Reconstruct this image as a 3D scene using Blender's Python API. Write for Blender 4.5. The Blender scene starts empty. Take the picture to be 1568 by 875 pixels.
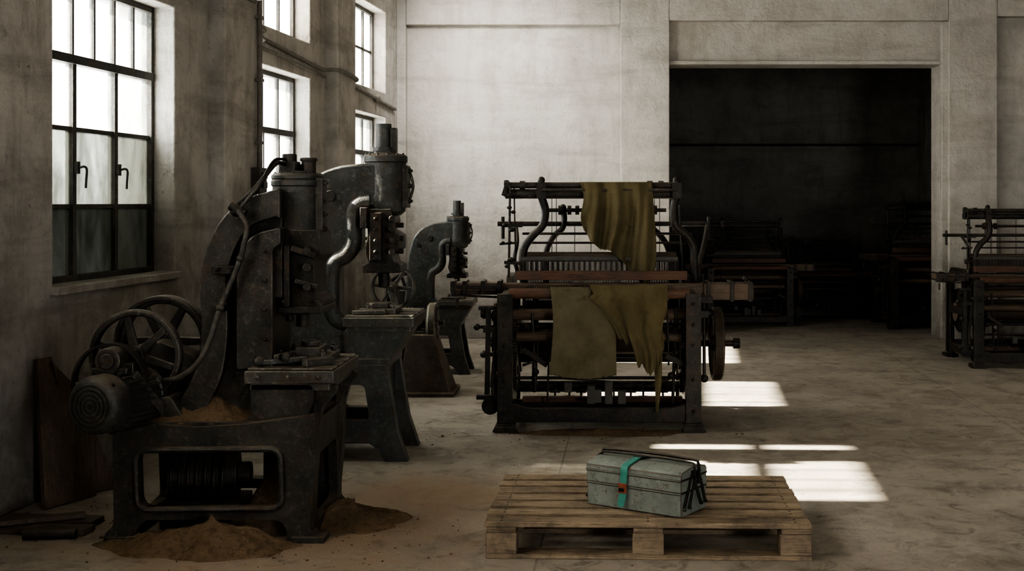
import bpy, bmesh, math, random
from mathutils import Vector, Matrix, noise, geometry
random.seed(7)
R=math.radians
# image-pixel calibration for tracing outlines: eye height, lens, vanishing point
F=1900.0;CX=900.0;HY=310.0;CH=1.33
def P(u,v,y): return Vector(((u-CX)*y/F, y, CH+(HY-v)*y/F))  # image coordinates at a given depth to world position
scene=bpy.context.scene
# ---------------------------------------------------------------- materials
class NT:
    def __init__(s,name):
        s.m=bpy.data.materials.new(name); s.m.use_nodes=True
        s.t=s.m.node_tree; s.t.nodes.clear()
        s.out=s.t.nodes.new('ShaderNodeOutputMaterial')
    def n(s,typ,**kw):
        nd=s.t.nodes.new(typ)
        for k,v in kw.items(): setattr(nd,k,v)
        return nd
    def l(s,a,b): s.t.links.new(a,b)
    def set(s,inp,v):
        if hasattr(v,'is_linked') or hasattr(v,'links'): s.l(v,inp)
        else: inp.default_value=v
    def pos(s,scale=(1,1,1)):
        g=s.n('ShaderNodeNewGeometry'); mp=s.n('ShaderNodeMapping')
        mp.inputs['Scale'].default_value=scale
        s.l(g.outputs['Position'],mp.inputs['Vector']); return mp.outputs[0]
    def obj(s,scale=(1,1,1)):
        g=s.n('ShaderNodeTexCoord'); mp=s.n('ShaderNodeMapping')
        mp.inputs['Scale'].default_value=scale
        s.l(g.outputs['Object'],mp.inputs['Vector']); return mp.outputs[0]
    def noise(s,vec,scale,detail=4,rough=.55,dist=0):
        nd=s.n('ShaderNodeTexNoise'); s.l(vec,nd.inputs['Vector'])
        nd.inputs['Scale'].default_value=scale; nd.inputs['Detail'].default_value=detail
        nd.inputs['Roughness'].default_value=rough; nd.inputs['Distortion'].default_value=dist
        return nd.outputs['Fac']
    def mr(s,v,a,b,c=0,d=1):
        nd=s.n('ShaderNodeMapRange'); s.l(v,nd.inputs[0])
        for i,x in enumerate((a,b,c,d)): nd.inputs[i+1].default_value=x
        return nd.outputs[0]
    def math(s,op,a,b=0.0):
        nd=s.n('ShaderNodeMath',operation=op); s.set(nd.inputs[0],a); s.set(nd.inputs[1],b)
        return nd.outputs[0]
    def mix(s,f,a,b,bt='MIX'):
        nd=s.n('ShaderNodeMix',data_type='RGBA',blend_type=bt)
        s.set(nd.inputs[0],f)
        for i,x in ((6,a),(7,b)):
            if isinstance(x,tuple): nd.inputs[i].default_value=(*x,1) if len(x)==3 else x
            else: s.l(x,nd.inputs[i])
        return nd.outputs[2]
    def bump(s,h,st=.3,dist=.01):
        nd=s.n('ShaderNodeBump'); s.l(h,nd.inputs['Height'])
        nd.inputs['Strength'].default_value=st; nd.inputs['Distance'].default_value=dist
        return nd.outputs[0]
    def bsdf(s,col,rough=.6,metal=0,normal=None,spec=None):
        b=s.n('ShaderNodeBsdfPrincipled')
        if isinstance(col,tuple): b.inputs['Base Color'].default_value=(*col,1)
        else: s.l(col,b.inputs['Base Color'])
        s.set(b.inputs['Roughness'],rough); s.set(b.inputs['Metallic'],metal)
        if spec is not None: b.inputs['Specular IOR Level'].default_value=spec
        if normal is not None: s.l(normal,b.inputs['Normal'])
        s.l(b.outputs[0],s.out.inputs[0]); s.b=b; return b
EDGE={}
def mat_iron(name,c1,c2,dust=.6,rough=.42,metal=.3,dustcol=(.175,.132,.088),edge=True):
    t=NT(name); p=t.pos()
    n1=t.noise(p,7,5,.6); n2=t.noise(p,40,6,.7); n3=t.noise(p,160,3,.6)
    col=t.mix(t.mr(n1,.35,.65),c1,c2)
    col=t.mix(t.mr(n2,.54,.70,0,.6),col,tuple(x*2.3 for x in c2))
    rust=t.mr(t.noise(p,9,9,.78),.52,.64,0,.75)
    col=t.mix(rust,col,(.065,.037,.022))
    sx=t.n('ShaderNodeSeparateXYZ'); g=t.n('ShaderNodeNewGeometry'); t.l(g.outputs['Normal'],sx.inputs[0])
    d=t.math('MULTIPLY',t.mr(sx.outputs[2],.35,.95),t.mr(n1,.3,.6,.4,1))
    d=t.math('MULTIPLY',d,dust)
    d2=t.math('ADD',d,t.mr(t.noise(p,5,8,.78),.48,.75,0,.45*dust))
    d2=t.math('MINIMUM',d2,1.0)
    col=t.mix(d2,col,dustcol)
    rg=t.mr(d2,0,.8,rough,.9)
    h=t.math('ADD',t.math('MULTIPLY',n2,.7),t.math('MULTIPLY',n3,.3))
    t.bsdf(col,rg,metal,t.bump(h,.6,.006)); 
    t.l(t.mr(d2,0,.6,metal,0),t.b.inputs['Metallic'])
    if edge:
        EDGE[t.m.name]=mat_iron(name+'_worn_edge',tuple(x*1.7 for x in c1),tuple(x*2.6 for x in c2),dust*.6,rough*.85,min(1,metal+.25),dustcol,False)
    return t.m
IRON=mat_iron('cast_iron',(.026,.0255,.0235),(.056,.054,.049),dust=.65)
IRON_H=mat_iron('painted_iron',(.040,.044,.044),(.078,.083,.081),dust=.6,rough=.35,metal=.3)
IRON_G=mat_iron('grey_iron',(.048,.048,.044),(.09,.087,.08),dust=.65,rough=.45,metal=.2)
IRON_D=mat_iron('dark_iron',(.014,.0138,.0125),(.032,.030,.027),dust=.45,rough=.38,metal=.3)
STEEL=mat_iron('worn_steel',(.04,.038,.034),(.09,.085,.075),dust=.4,rough=.5,metal=.5,edge=False)
BRONZE=mat_iron('rusty_pedestal',(.045,.036,.028),(.085,.068,.05),dust=.7,rough=.6,metal=.1)

def mat_wood(name,c1,c2,axis=0,rough=.75,grain=1.0,rand=.35):
    t=NT(name); sc=[14,14,14]; sc[axis]=1.1
    p=t.obj(tuple(sc)); g=t.n('ShaderNodeNewGeometry')
    va=t.n('ShaderNodeVectorMath',operation='ADD'); t.l(p,va.inputs[0])
    cm=t.n('ShaderNodeCombineXYZ')
    for i in range(3): t.l(t.math('MULTIPLY',g.outputs['Random Per Island'],37.0+i*11),cm.inputs[i])
    t.l(cm.outputs[0],va.inputs[1]); v=va.outputs[0]
    n1=t.noise(v,2.2,8,.65,.8); n2=t.noise(v,9,5,.6)
    col=t.mix(t.mr(n1,.3,.7),c1,c2)
    col=t.mix(t.mr(n2,.50,.66,0,.7*grain),col,tuple(x*.32 for x in c1))
    col=t.mix(t.mr(g.outputs['Random Per Island'],0,1,0,rand),col,tuple(x*.45 for x in c1))
    pp=t.obj(); dirt=t.noise(pp,5,7,.75)
    col=t.mix(t.mr(dirt,.45,.65,0,.7),col,(.065,.052,.040))
    t.bsdf(col,rough,0,t.bump(n2,.5,.004)); return t.m
PALLETW=mat_wood('pallet_wood',(.27,.20,.135),(.43,.34,.24),rand=.5)
LOOMW=mat_wood('loom_wood',(.115,.056,.036),(.195,.10,.064),rough=.6)
DARKW=mat_wood('old_board',(.12,.085,.058),(.20,.15,.105),axis=2)
BROWNW=mat_wood('race_board_wood',(.10,.068,.046),(.17,.122,.085),rough=.6)

def mat_wall(name,base,dark,stain=.5,spot=.73):
    t=NT(name); p=t.pos(); ps=t.pos((2.2,2.2,.35)); ph=t.pos((.35,.35,2.6))
    a=t.noise(p,.7,6,.6,.4); b=t.noise(p,3.0,9,.7,.4); c=t.noise(ps,3,7,.7)
    d=t.noise(p,28,4,.6); hh=t.noise(ph,2.2,6,.65,.5); fine=t.noise(p,11,7,.75,.3)
    col=t.mix(t.mr(a,.35,.68),base,tuple(x*.76 for x in base))
    col=t.mix(t.mr(b,.46,.70,0,stain),col,dark)
    col=t.mix(t.mr(c,.50,.74,0,stain*.85),col,tuple(x*.9 for x in dark))
    col=t.mix(t.mr(hh,.51,.72,0,stain*.8),col,tuple(x*.85 for x in dark))
    col=t.mix(t.mr(fine,.56,.70,0,stain*.6),col,tuple(x*.7 for x in dark))
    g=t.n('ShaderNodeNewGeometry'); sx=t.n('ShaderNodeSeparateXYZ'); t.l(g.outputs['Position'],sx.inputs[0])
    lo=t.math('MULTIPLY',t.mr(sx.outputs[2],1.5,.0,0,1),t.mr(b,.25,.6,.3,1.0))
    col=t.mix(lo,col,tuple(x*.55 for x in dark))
    spots=t.mr(t.noise(p,19,5,.6),spot,spot+.03,0,.7)
    col=t.mix(spots,col,(.12,.10,.08))
    h=t.math('ADD',t.math('MULTIPLY',b,.9),t.math('MULTIPLY',d,.3)); h=t.math('ADD',h,t.math('MULTIPLY',fine,.4))
    h=t.math('SUBTRACT',h,t.math('MULTIPLY',spots,.4))
    t.bsdf(col,.9,0,t.bump(h,.65,.04),spec=.2); return t.m
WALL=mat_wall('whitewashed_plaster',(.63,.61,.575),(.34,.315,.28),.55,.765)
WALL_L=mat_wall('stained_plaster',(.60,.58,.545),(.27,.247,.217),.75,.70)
WALL_D=mat_wall('dark_grey_plaster',(.33,.325,.31),(.15,.145,.135),.7,.75)  # darker grey plaster for the hall walls

def mat_floor():
    t=NT('dusty_concrete'); p=t.pos()
    a=t.noise(p,.55,6,.6,.6); b=t.noise(p,3.2,9,.7,.5); c=t.noise(p,60,4,.6); e=t.noise(p,7,9,.75,.8)
    col=t.mix(t.mr(a,.35,.65),(.30,.268,.228),(.41,.375,.325))
    col=t.mix(t.mr(b,.48,.68,0,.8),col,(.195,.168,.138))
    col=t.mix(t.mr(e,.53,.67,0,.75),col,(.12,.102,.083))
    col=t.mix(t.mr(t.noise(p,4.3,9,.75,1.2),.54,.68,0,.55),col,(.49,.45,.395))
    def blot(x,y,rx,ry):
        g=t.n('ShaderNodeMapping'); g.vector_type='POINT'
        gg=t.n('ShaderNodeNewGeometry'); t.l(gg.outputs['Position'],g.inputs[0])
        g.inputs['Location'].default_value=(-x/rx,-y/ry,0); g.inputs['Scale'].default_value=(1/rx,1/ry,0)
        ln=t.n('ShaderNodeVectorMath',operation='LENGTH'); t.l(g.outputs[0],ln.inputs[0])
        return t.mr(t.math('ADD',ln.outputs['Value'],t.math('MULTIPLY',t.math('SUBTRACT',b,.5),2.2)),1.1,.3,0,1)
    s=t.math('MAXIMUM',blot(-1.3,5.0,1.1,.7),blot(-.7,5.6,.7,.6))
    s=t.math('MULTIPLY',s,.75)
    col=t.mix(s,col,(.27,.185,.115))
    br=t.n('ShaderNodeTexBrick'); mp=t.n('ShaderNodeMapping'); g=t.n('ShaderNodeNewGeometry')
    t.l(g.outputs['Position'],mp.inputs[0]); mp.inputs['Rotation'].default_value=(0,0,R(2)); mp.inputs['Location'].default_value=(.35,.8,0)
    t.l(mp.outputs[0],br.inputs['Vector']); br.offset=0
    br.inputs['Scale'].default_value=1; br.inputs['Brick Width'].default_value=2.6; br.inputs['Row Height'].default_value=2.6
    br.inputs['Mortar Size'].default_value=.005; br.inputs['Mortar Smooth'].default_value=.3
    col=t.mix(t.math('MULTIPLY',br.outputs['Fac'],t.mr(b,.35,.6,.15,.6)),col,(.11,.10,.085))
    h=t.math('ADD',t.math('MULTIPLY',b,.6),t.math('MULTIPLY',c,.25))
    h=t.math('SUBTRACT',h,t.math('MULTIPLY',br.outputs['Fac'],.4))
    t.bsdf(col,t.mr(b,.3,.7,.58,.9),0,t.bump(h,.4,.02),spec=.4); return t.m
FLOOR=mat_floor()
def mat_sand():
    t=NT('sand'); p=t.pos(); a=t.noise(p,6,6,.7); b=t.noise(p,120,4,.7); c=t.noise(p,30,5,.7)
    col=t.mix(t.mr(a,.3,.7),(.19,.13,.082),(.31,.225,.148)); col=t.mix(t.mr(c,.48,.66,0,.6),col,(.10,.072,.048))
    h=t.math('ADD',b,t.math('MULTIPLY',c,1.2))
    t.bsdf(col,.95,0,t.bump(h,.9,.014),spec=.1); return t.m
SAND=mat_sand()
def mat_cloth(name,c1,c2):
    t=NT(name); p=t.obj(); w=t.noise(t.obj((260,260,60)),1,2); a=t.noise(p,6,5,.6)
    col=t.mix(t.mr(a,.35,.7),c1,c2); col=t.mix(t.mr(t.noise(p,15,5,.7),.58,.7,0,.45),col,tuple(x*.5 for x in c1))
    b=t.bsdf(col,.95,0,t.bump(w,.3,.002),spec=.15)
    b.inputs['Sheen Weight'].default_value=.12
    tr=t.n('ShaderNodeBsdfTranslucent'); t.l(col,tr.inputs[0]); mx=t.n('ShaderNodeMixShader'); mx.inputs[0].default_value=.10
    t.l(b.outputs[0],mx.inputs[1]); t.l(tr.outputs[0],mx.inputs[2]); t.l(mx.outputs[0],t.out.inputs[0]); return t.m
CLOTH=mat_cloth('olive_cloth',(.118,.098,.053),(.178,.150,.086))
CLOTH2=mat_cloth('olive_cloth_pale',(.132,.116,.073),(.188,.167,.112))
def mat_glass(name,tr,dark,lo,hi,dif=.35):
    t=NT(name); p=t.pos(); n=t.noise(t.pos((3,3,1.1)),2.2,7,.65,.3)
    a=t.n('ShaderNodeBsdfTransparent'); a.inputs[0].default_value=(*tr,1)
    c=t.mix(t.mr(n,.3,.7),dark,tuple(min(.9,x*1.6) for x in dark))
    d=t.n('ShaderNodeBsdfTranslucent'); t.l(c,d.inputs[0])
    g=t.n('ShaderNodeBsdfGlossy'); g.inputs['Roughness'].default_value=.15; g.inputs[0].default_value=(.5,.5,.5,1)
    df=t.n('ShaderNodeBsdfDiffuse'); t.l(c,df.inputs[0])
    m0=t.n('ShaderNodeMixShader'); m0.inputs[0].default_value=dif; t.l(d.outputs[0],m0.inputs[1]); t.l(df.outputs[0],m0.inputs[2])
    m1=t.n('ShaderNodeMixShader'); t.l(t.mr(n,.3,.7,lo,hi),m1.inputs[0]); t.l(a.outputs[0],m1.inputs[1]); t.l(m0.outputs[0],m1.inputs[2])
    m2=t.n('ShaderNodeMixShader'); m2.inputs[0].default_value=.04; t.l(m1.outputs[0],m2.inputs[1]); t.l(g.outputs[0],m2.inputs[2])
    t.l(m2.outputs[0],t.out.inputs[0]); return t.m
GLASS=mat_glass('window_glass',(.95,.97,.97),(.5,.52,.5),.03,.25)
GLASS_D=mat_glass('grimy_glass',(.55,.58,.56),(.017,.018,.016),.90,.99)
GLASS_M=mat_glass('streaked_glass',(.62,.64,.62),(.05,.053,.049),.50,.95)
GLASS_F=mat_glass('frosted_glass',(.8,.8,.8),(.60,.60,.58),.90,.97,.08)
WFRAME=mat_iron('window_steel',(.03,.032,.03),(.07,.07,.062),dust=.4,rough=.6,metal=.1,edge=False)
def mat_paint(name,c,rust=(.10,.060,.036),chip=.5,rough=.42,metal=.1):
    t=NT(name); p=t.obj(); a=t.noise(p,9,6,.7); b=t.noise(p,24,8,.82); 
    col=t.mix(t.mr(a,.35,.7),c,tuple(x*.62 for x in c))
    col=t.mix(t.mr(b,.56,.62,0,chip),col,rust)
    col=t.mix(t.mr(t.noise(p,70,4,.7),.60,.66,0,chip),col,(.05,.04,.035))
    t.bsdf(col,t.mr(a,.3,.7,rough,rough+.25),metal,t.bump(b,.2,.002)); return t.m
TOOLP=mat_paint('chipped_green_paint',(.25,.285,.262),chip=.65)
EDGE[TOOLP.name]=mat_paint('rusted_box_edge',(.12,.10,.08),chip=.8)
TEAL=mat_paint('teal_strap',(.06,.27,.225),chip=.1,rough=.6,metal=0)
REDC=mat_paint('red_clasp',(.32,.10,.055),chip=.3,rough=.5)
def mat_plain(name,c,rough=.6,metal=0):
    t=NT(name); n=t.noise(t.pos(),20,5,.6); t.bsdf(t.mix(t.mr(n,.3,.7),c,tuple(x*.6 for x in c)),rough,metal); return t.m
RUBBER=mat_plain('rubber_belt',(.035,.028,.022),.8)
CONDUIT=mat_plain('painted_conduit',(.25,.235,.21),.7)
GREYBOX=mat_plain('switch_box_grey',(.10,.095,.086),.6)
THREAD=mat_plain('warp_thread',(.13,.115,.085),.9)

# ---------------------------------------------------------------- mesh tools
def mkmesh(name,bm,mat,bevel=0,parent=None,sharp=38,seg=2,solid=0):
    bmesh.ops.recalc_face_normals(bm,faces=bm.faces)
    me=bpy.data.meshes.new(name); bm.to_mesh(me); bm.free()
    for p in me.polygons: p.use_smooth=True
    me.set_sharp_from_angle(angle=R(sharp))
    me.materials.append(mat)
    ob=bpy.data.objects.new(name,me); scene.collection.objects.link(ob)
    if solid:
        m=ob.modifiers.new('solid','SOLIDIFY'); m.thickness=solid; m.offset=0
    if bevel:
        m=ob.modifiers.new('bevel','BEVEL'); m.width=bevel; m.segments=seg; m.limit_method='ANGLE'; m.angle_limit=R(38)
        m.use_clamp_overlap=False if bevel<.005 else True
        m.harden_normals=True
        if mat.name in EDGE:
            me.materials.append(EDGE[mat.name]); m.material=1
    if parent is not None:
        ob.parent=parent; ob.matrix_parent_inverse=parent.matrix_basis.inverted()
    return ob
class Thing:
    def __init__(s,name,loc=(0,0,0)):
        s.e=bpy.data.objects.new(name,None); s.e.location=loc; s.e.empty_display_size=.1
        scene.collection.objects.link(s.e)
        s.e.matrix_basis=Matrix.Translation(Vector(loc)); s.g={}
    def bm(s,part,mat,bevel=0.003):
        k=part
        if k not in s.g: s.g[k]=(bmesh.new(),mat,bevel)
        return s.g[k][0]
    def done(s):
        for k,(bm,mat,bv) in s.g.items():
            mkmesh(k,bm,mat,bv,s.e)
        s.g={}
        return s.e
def addgeo(bm,vs,fs,M=None):
    bv=[bm.verts.new(M@Vector(v) if M is not None else Vector(v)) for v in vs]
    for f in fs:
        try: bm.faces.new([bv[i] for i in f])
        except ValueError: pass
    return bv
BF=[(0,1,3,2),(4,6,7,5),(0,4,5,1),(2,3,7,6),(0,2,6,4),(1,5,7,3)]
def bx(bm,x0,x1,y0,y1,z0,z1,M=None):
    addgeo(bm,[(x,y,z) for x in (x0,x1) for y in (y0,y1) for z in (z0,z1)],BF,M)
def frame_of(d):
    d=d.normalized(); a=Vector((0,0,1)) if abs(d.z)<.9 else Vector((1,0,0))
    u=d.cross(a).normalized(); return u,d.cross(u).normalized()
def bar(bm,p0,p1,w,h,up=None):
    p0=Vector(p0);p1=Vector(p1); d=(p1-p0).normalized()
    if up is None: u,v=frame_of(d)
    else:
        u=d.cross(Vector(up)).normalized(); v=u.cross(d).normalized()
    vs=[p+u*a*w/2+v*b*h/2 for p in (p0,p1) for a in (-1,1) for b in (-1,1)]
    addgeo(bm,vs,BF)
def lathe(bm,c,axis,prof,n=28,closed=False,cap=True):
    c=Vector(c); axis=Vector(axis).normalized(); u,v=frame_of(axis)
    rings=[]
    for r,h in prof:
        rings.append([bm.verts.new(c+axis*h+(u*math.cos(2*math.pi*i/n)+v*math.sin(2*math.pi*i/n))*r) for i in range(n)])
    m=len(rings)
    for k in range(m if closed else m-1):
        a=rings[k];b=rings[(k+1)%m]
        for i in range(n): bm.faces.new((a[i],a[(i+1)%n],b[(i+1)%n],b[i]))
    if cap and not closed:
        bm.faces.new(rings[0]); bm.faces.new(rings[-1])
def cyl(bm,p0,p1,r0,r1=None,n=20):
    p0=Vector(p0);p1=Vector(p1); r1=r0 if r1 is None else r1
    lathe(bm,p0,p1-p0,[(r0,0),(r1,(p1-p0).length)],n)
def catmull(pts,k=6):
    pts=[Vector(p) for p in pts]; out=[]
    q=[2*pts[0]-pts[1]]+pts+[2*pts[-1]-pts[-2]]
    for i in range(1,len(q)-2):
        a,b,c,d=q[i-1:i+3]
        for j in range(k):
            t=j/k; out.append(.5*((2*b)+(c-a)*t+(2*a-5*b+4*c-d)*t*t+(3*b-a-3*c+d)*t**3))
    out.append(pts[-1]); return out
def tube(bm,pts,r,n=10,k=6,smooth=True,flat=1.0,nrm=None):
    pp=catmull(pts,k) if smooth else [Vector(p) for p in pts]
    rr=r if callable(r) else (lambda t:r)
    prev=None; rings=[]
    for i,p in enumerate(pp):
        d=(pp[min(i+1,len(pp)-1)]-pp[max(i-1,0)]).normalized()
        if nrm is not None: u=(Vector(nrm)-d*d.dot(Vector(nrm))).normalized()
        elif prev is None: u,_=frame_of(d)
        else: u=(prev-d*d.dot(prev)).normalized()
        prev=u; v=d.cross(u); ra=rr(i/(len(pp)-1))
        rings.append([bm.verts.new(p+(u*math.cos(2*math.pi*j/n)+v*math.sin(2*math.pi*j/n)*flat)*ra) for j in range(n)])
    for a,b in zip(rings,rings[1:]):
        for j in range(n): bm.faces.new((a[j],a[(j+1)%n],b[(j+1)%n],b[j]))
    bm.faces.new(rings[0]); bm.faces.new(rings[-1])
def ribbon(bm,pts,w,h,nrm,k=6,smooth=True):
    """rectangular section swept along a path; nrm = direction of width w"""
    pp=catmull(pts,k) if smooth else [Vector(p) for p in pts]; rings=[]; N=Vector(nrm).normalized()
    for i,p in enumerate(pp):
        d=(pp[min(i+1,len(pp)-1)]-pp[max(i-1,0)]).normalized(); v=d.cross(N).normalized()
        rings.append([bm.verts.new(p+N*a*w/2+v*b*h/2) for a,b in ((-1,-1),(1,-1),(1,1),(-1,1))])
    for a,b in zip(rings,rings[1:]):
        for j in range(4): bm.faces.new((a[j],a[(j+1)%4],b[(j+1)%4],b[j]))
    bm.faces.new(rings[0]); bm.faces.new(rings[-1])
def rp(pts,r=.02,seg=4):
    out=[]; n=len(pts)
    for i in range(n):
        p=Vector(pts[i][:2]); a=Vector(pts[i-1][:2]); b=Vector(pts[(i+1)%n][:2])
        rr=pts[i][2] if len(pts[i])>2 else r
        da=(a-p); db=(b-p); rr=min(rr,da.length*.48,db.length*.48)
        if rr<1e-4: out.append(p); continue
        s=p+da.normalized()*rr; e=p+db.normalized()*rr
        for j in range(seg+1):
            t=j/seg; out.append(s*(1-t)**2+p*2*t*(1-t)+e*t*t)
    return out
def prism(bm,loops,a0,a1,plane='xz',M=None):
    """extrude outline (with holes) ; plane xz -> along y, yz -> along x, xy -> along z"""
    def mp(p,a):
        if plane=='xz': v=Vector((p[0],a,p[1]))
        elif plane=='yz': v=Vector((a,p[0],p[1]))
        else: v=Vector((p[0],p[1],a))
        return M@v if M is not None else v
    A=[];B=[]
    for lp in loops:
        A.append([bm.verts.new(mp(p,a0)) for p in lp]); B.append([bm.verts.new(mp(p,a1)) for p in lp])
        n=len(lp)
        for i in range(n): bm.faces.new((A[-1][i],A[-1][(i+1)%n],B[-1][(i+1)%n],B[-1][i]))
    if len(loops)==1:
        bm.faces.new(A[0]); bm.faces.new(B[0])
    else:
        tr=geometry.tessellate_polygon([[Vector((p[0],p[1],0)) for p in lp] for lp in loops])
        fa=[v for l in A for v in l]; fb=[v for l in B for v in l]
        for t in tr:
            for f in (fa,fb):
                try: bm.faces.new([f[i] for i in t])
                except ValueError: pass
def PL(pts,y,r=.015,seg=4):  # outline traced in image coordinates, scaled to metres at one depth
    q=[]
    for p in pts:
        w=P(p[0],p[1],y); q.append((w.x,w.z,p[2]) if len(p)>2 else (w.x,w.z))
    return rp(q,r,seg)
def ring(bm,c,axis,ro,ri,w,n=40):
    b=min((ro-ri)*.25,w*.25,.008)
    lathe(bm,c,axis,[(ri,-w/2+b),(ri+b,-w/2),(ro-b,-w/2),(ro,-w/2+b),(ro,w/2-b),(ro-b,w/2),(ri+b,w/2),(ri,w/2-b)],n,closed=True)
def wheel(bm,c,axis,Ro,rim,w,hub,hubw,ns,ang=0,sw=.03):
    c=Vector(c); axis=Vector(axis).normalized(); u,v=frame_of(axis)
    ring(bm,c,axis,Ro,Ro-rim,w,48)
    cyl(bm,c-axis*hubw/2,c+axis*hubw/2,hub,n=24)
    for i in range(ns):
        a=ang+2*math.pi*i/ns; d=u*math.cos(a)+v*math.sin(a)
        p0=c+d*hub*.8; p1=c+d*(Ro-rim*.7)
        s=axis.cross(d)
        vs=[]
        for p,ww in ((p0,sw),(p1,sw*.7)):
            for x in (-1,1):
                for y in (-1,1): vs.append(p+s*x*ww/2+axis*y*w*.22)
        addgeo(bm,vs,BF)
def gear(bm,c,axis,Ro,w,nt,hub=.03):
    c=Vector(c); axis=Vector(axis).normalized(); u,v=frame_of(axis); A=[];B=[]
    n=nt*4
    for i in range(n):
        r=Ro if i%4 in (0,1) else Ro*.92; a=2*math.pi*i/n; d=(u*math.cos(a)+v*math.sin(a))*r
        A.append(bm.verts.new(c+d-axis*w/2)); B.append(bm.verts.new(c+d+axis*w/2))
    for i in range(n): bm.faces.new((A[i],A[(i+1)%n],B[(i+1)%n],B[i]))
    bm.faces.new(A); bm.faces.new(B); cyl(bm,c-axis*w,c+axis*w,hub,n=16)
def bolt(bm,p,axis,r=.012,h=.012):
    p=Vector(p); axis=Vector(axis).normalized(); cyl(bm,p-axis*.002,p+axis*h,r,n=6); cyl(bm,p,p+axis*h*1.5,r*.5,n=10)
def sph(bm,c,r,sc=(1,1,1),n=12):
    M=Matrix.Translation(Vector(c))@Matrix.Diagonal((r*sc[0],r*sc[1],r*sc[2],1))
    bmesh.ops.create_uvsphere(bm,u_segments=n*2,v_segments=n,radius=1,matrix=M)
def mound(name,cx,cy,rx,ry,h,z=0,mat=SAND,seed=0,parent=None,sink=.004):
    bm=bmesh.new(); nr=26;na=64; c=bm.verts.new((cx,cy,z+h)); prev=None
    for i in range(1,nr+1):
        t=i/nr; rg=[]
        for j in range(na):
            a=2*math.pi*j/na
            k=1+.28*noise.noise(Vector((math.cos(a)*1.3+seed,math.sin(a)*1.3,seed*2)))+.1*noise.noise(Vector((math.cos(a)*4+seed,math.sin(a)*4,3)))
            x=cx+rx*t*k*math.cos(a); y=cy+ry*t*k*math.sin(a)
            hh=h*(1-t)**1.25*(1+.5*noise.noise(Vector((x*7,y*7,seed))))+.014*noise.noise(Vector((x*26,y*26,seed)))*(1-t)**.5+.006*noise.noise(Vector((x*70,y*70,seed)))*(1-t)**.5
            rg.append(bm.verts.new((x,y,z+max(hh,0)+ (0 if i<nr else -sink))))
        for j in range(na):
            if prev is None: bm.faces.new((c,rg[j],rg[(j+1)%na]))
            else: bm.faces.new((prev[j],rg[j],rg[(j+1)%na],prev[(j+1)%na]))
        prev=rg
    return mkmesh(name,bm,mat,0,parent,sharp=80)

# ---------------------------------------------------------------- room shell
def grid_wall(bm,xs,zs,hole,th,M):
    """wall in local xz plane, thickness along +y, rectangular openings left out"""
    nx=len(xs)-1;nz=len(zs)-1
    S=[[not hole((xs[i]+xs[i+1])/2,(zs[j]+zs[j+1])/2) for j in range(nz)] for i in range(nx)]
    V={}
    def v(i,k,j):
        if (i,k,j) not in V: V[(i,k,j)]=bm.verts.new(M@Vector((xs[i],th*k,zs[j])))
        return V[(i,k,j)]
    for i in range(nx):
        for j in range(nz):
            if not S[i][j]: continue
            bm.faces.new((v(i,0,j),v(i+1,0,j),v(i+1,0,j+1),v(i,0,j+1)))
            bm.faces.new((v(i,1,j),v(i,1,j+1),v(i+1,1,j+1),v(i+1,1,j)))
            for di,dj,a,b in ((-1,0,(i,j),(i,j+1)),(1,0,(i+1,j),(i+1,j+1)),(0,-1,(i,j),(i+1,j)),(0,1,(i,j+1),(i+1,j+1))):
                ii=i+di;jj=j+dj
                if 0<=ii<nx and 0<=jj<nz and S[ii][jj]: continue
                bm.faces.new((v(a[0],0,a[1]),v(b[0],0,b[1]),v(b[0],1,b[1]),v(a[0],1,a[1])))
CEIL=4.5
dirv=Vector((.0919,1,0)).normalized()
ML=Matrix(((dirv.x,-dirv.y,0,-2.947),(dirv.y,dirv.x,0,0),(0,0,1,0),(0,0,0,1)))
k=1.0042
WIN=[('window_1',5.64*k,6.94*k,.94,2.42),('window_2',8.06*k,9.34*k,.98,2.26),('window_3',10.34*k,11.58*k,.98,2.12),
     ('window_4',5.64*k,6.94*k,2.66,3.5),('window_5',8.06*k,9.34*k,2.53,3.3),('window_6',10.34*k,11.58*k,2.35,3.10),
     ('window_7',2.6*k,4.1*k,.94,2.42),('window_8',2.6*k,4.1*k,2.66,3.5),('window_9',-.6*k,.9*k,.94,2.42),('window_10',-.6*k,.9*k,2.66,3.5)]
def inwin(x,z):
    return any(a<x<b and c<z<d for _,a,b,c,d in WIN)
xs=sorted({-3.2,12.1}|{w[1] for w in WIN}|{w[2] for w in WIN}); zs=sorted({0,CEIL}|{w[3] for w in WIN}|{w[4] for w in WIN})
bm=bmesh.new(); grid_wall(bm,xs,zs,inwin,.34,ML)
for a,b,d in ((7.42*k,7.97*k,.10),(9.72*k,10.22*k,.10),(4.5*k,5.0*k,.10)):
    bx(bm,a,b,-d,.02,0,CEIL,ML)
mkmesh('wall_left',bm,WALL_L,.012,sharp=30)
bm=bmesh.new()
for nme,a,b,c,d in WIN[:3]: bx(bm,a-.03,b+.03,-.035,.16,c-.035,c+.004,ML)
mkmesh('trim_1',bm,WALL_L,.006)

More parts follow.
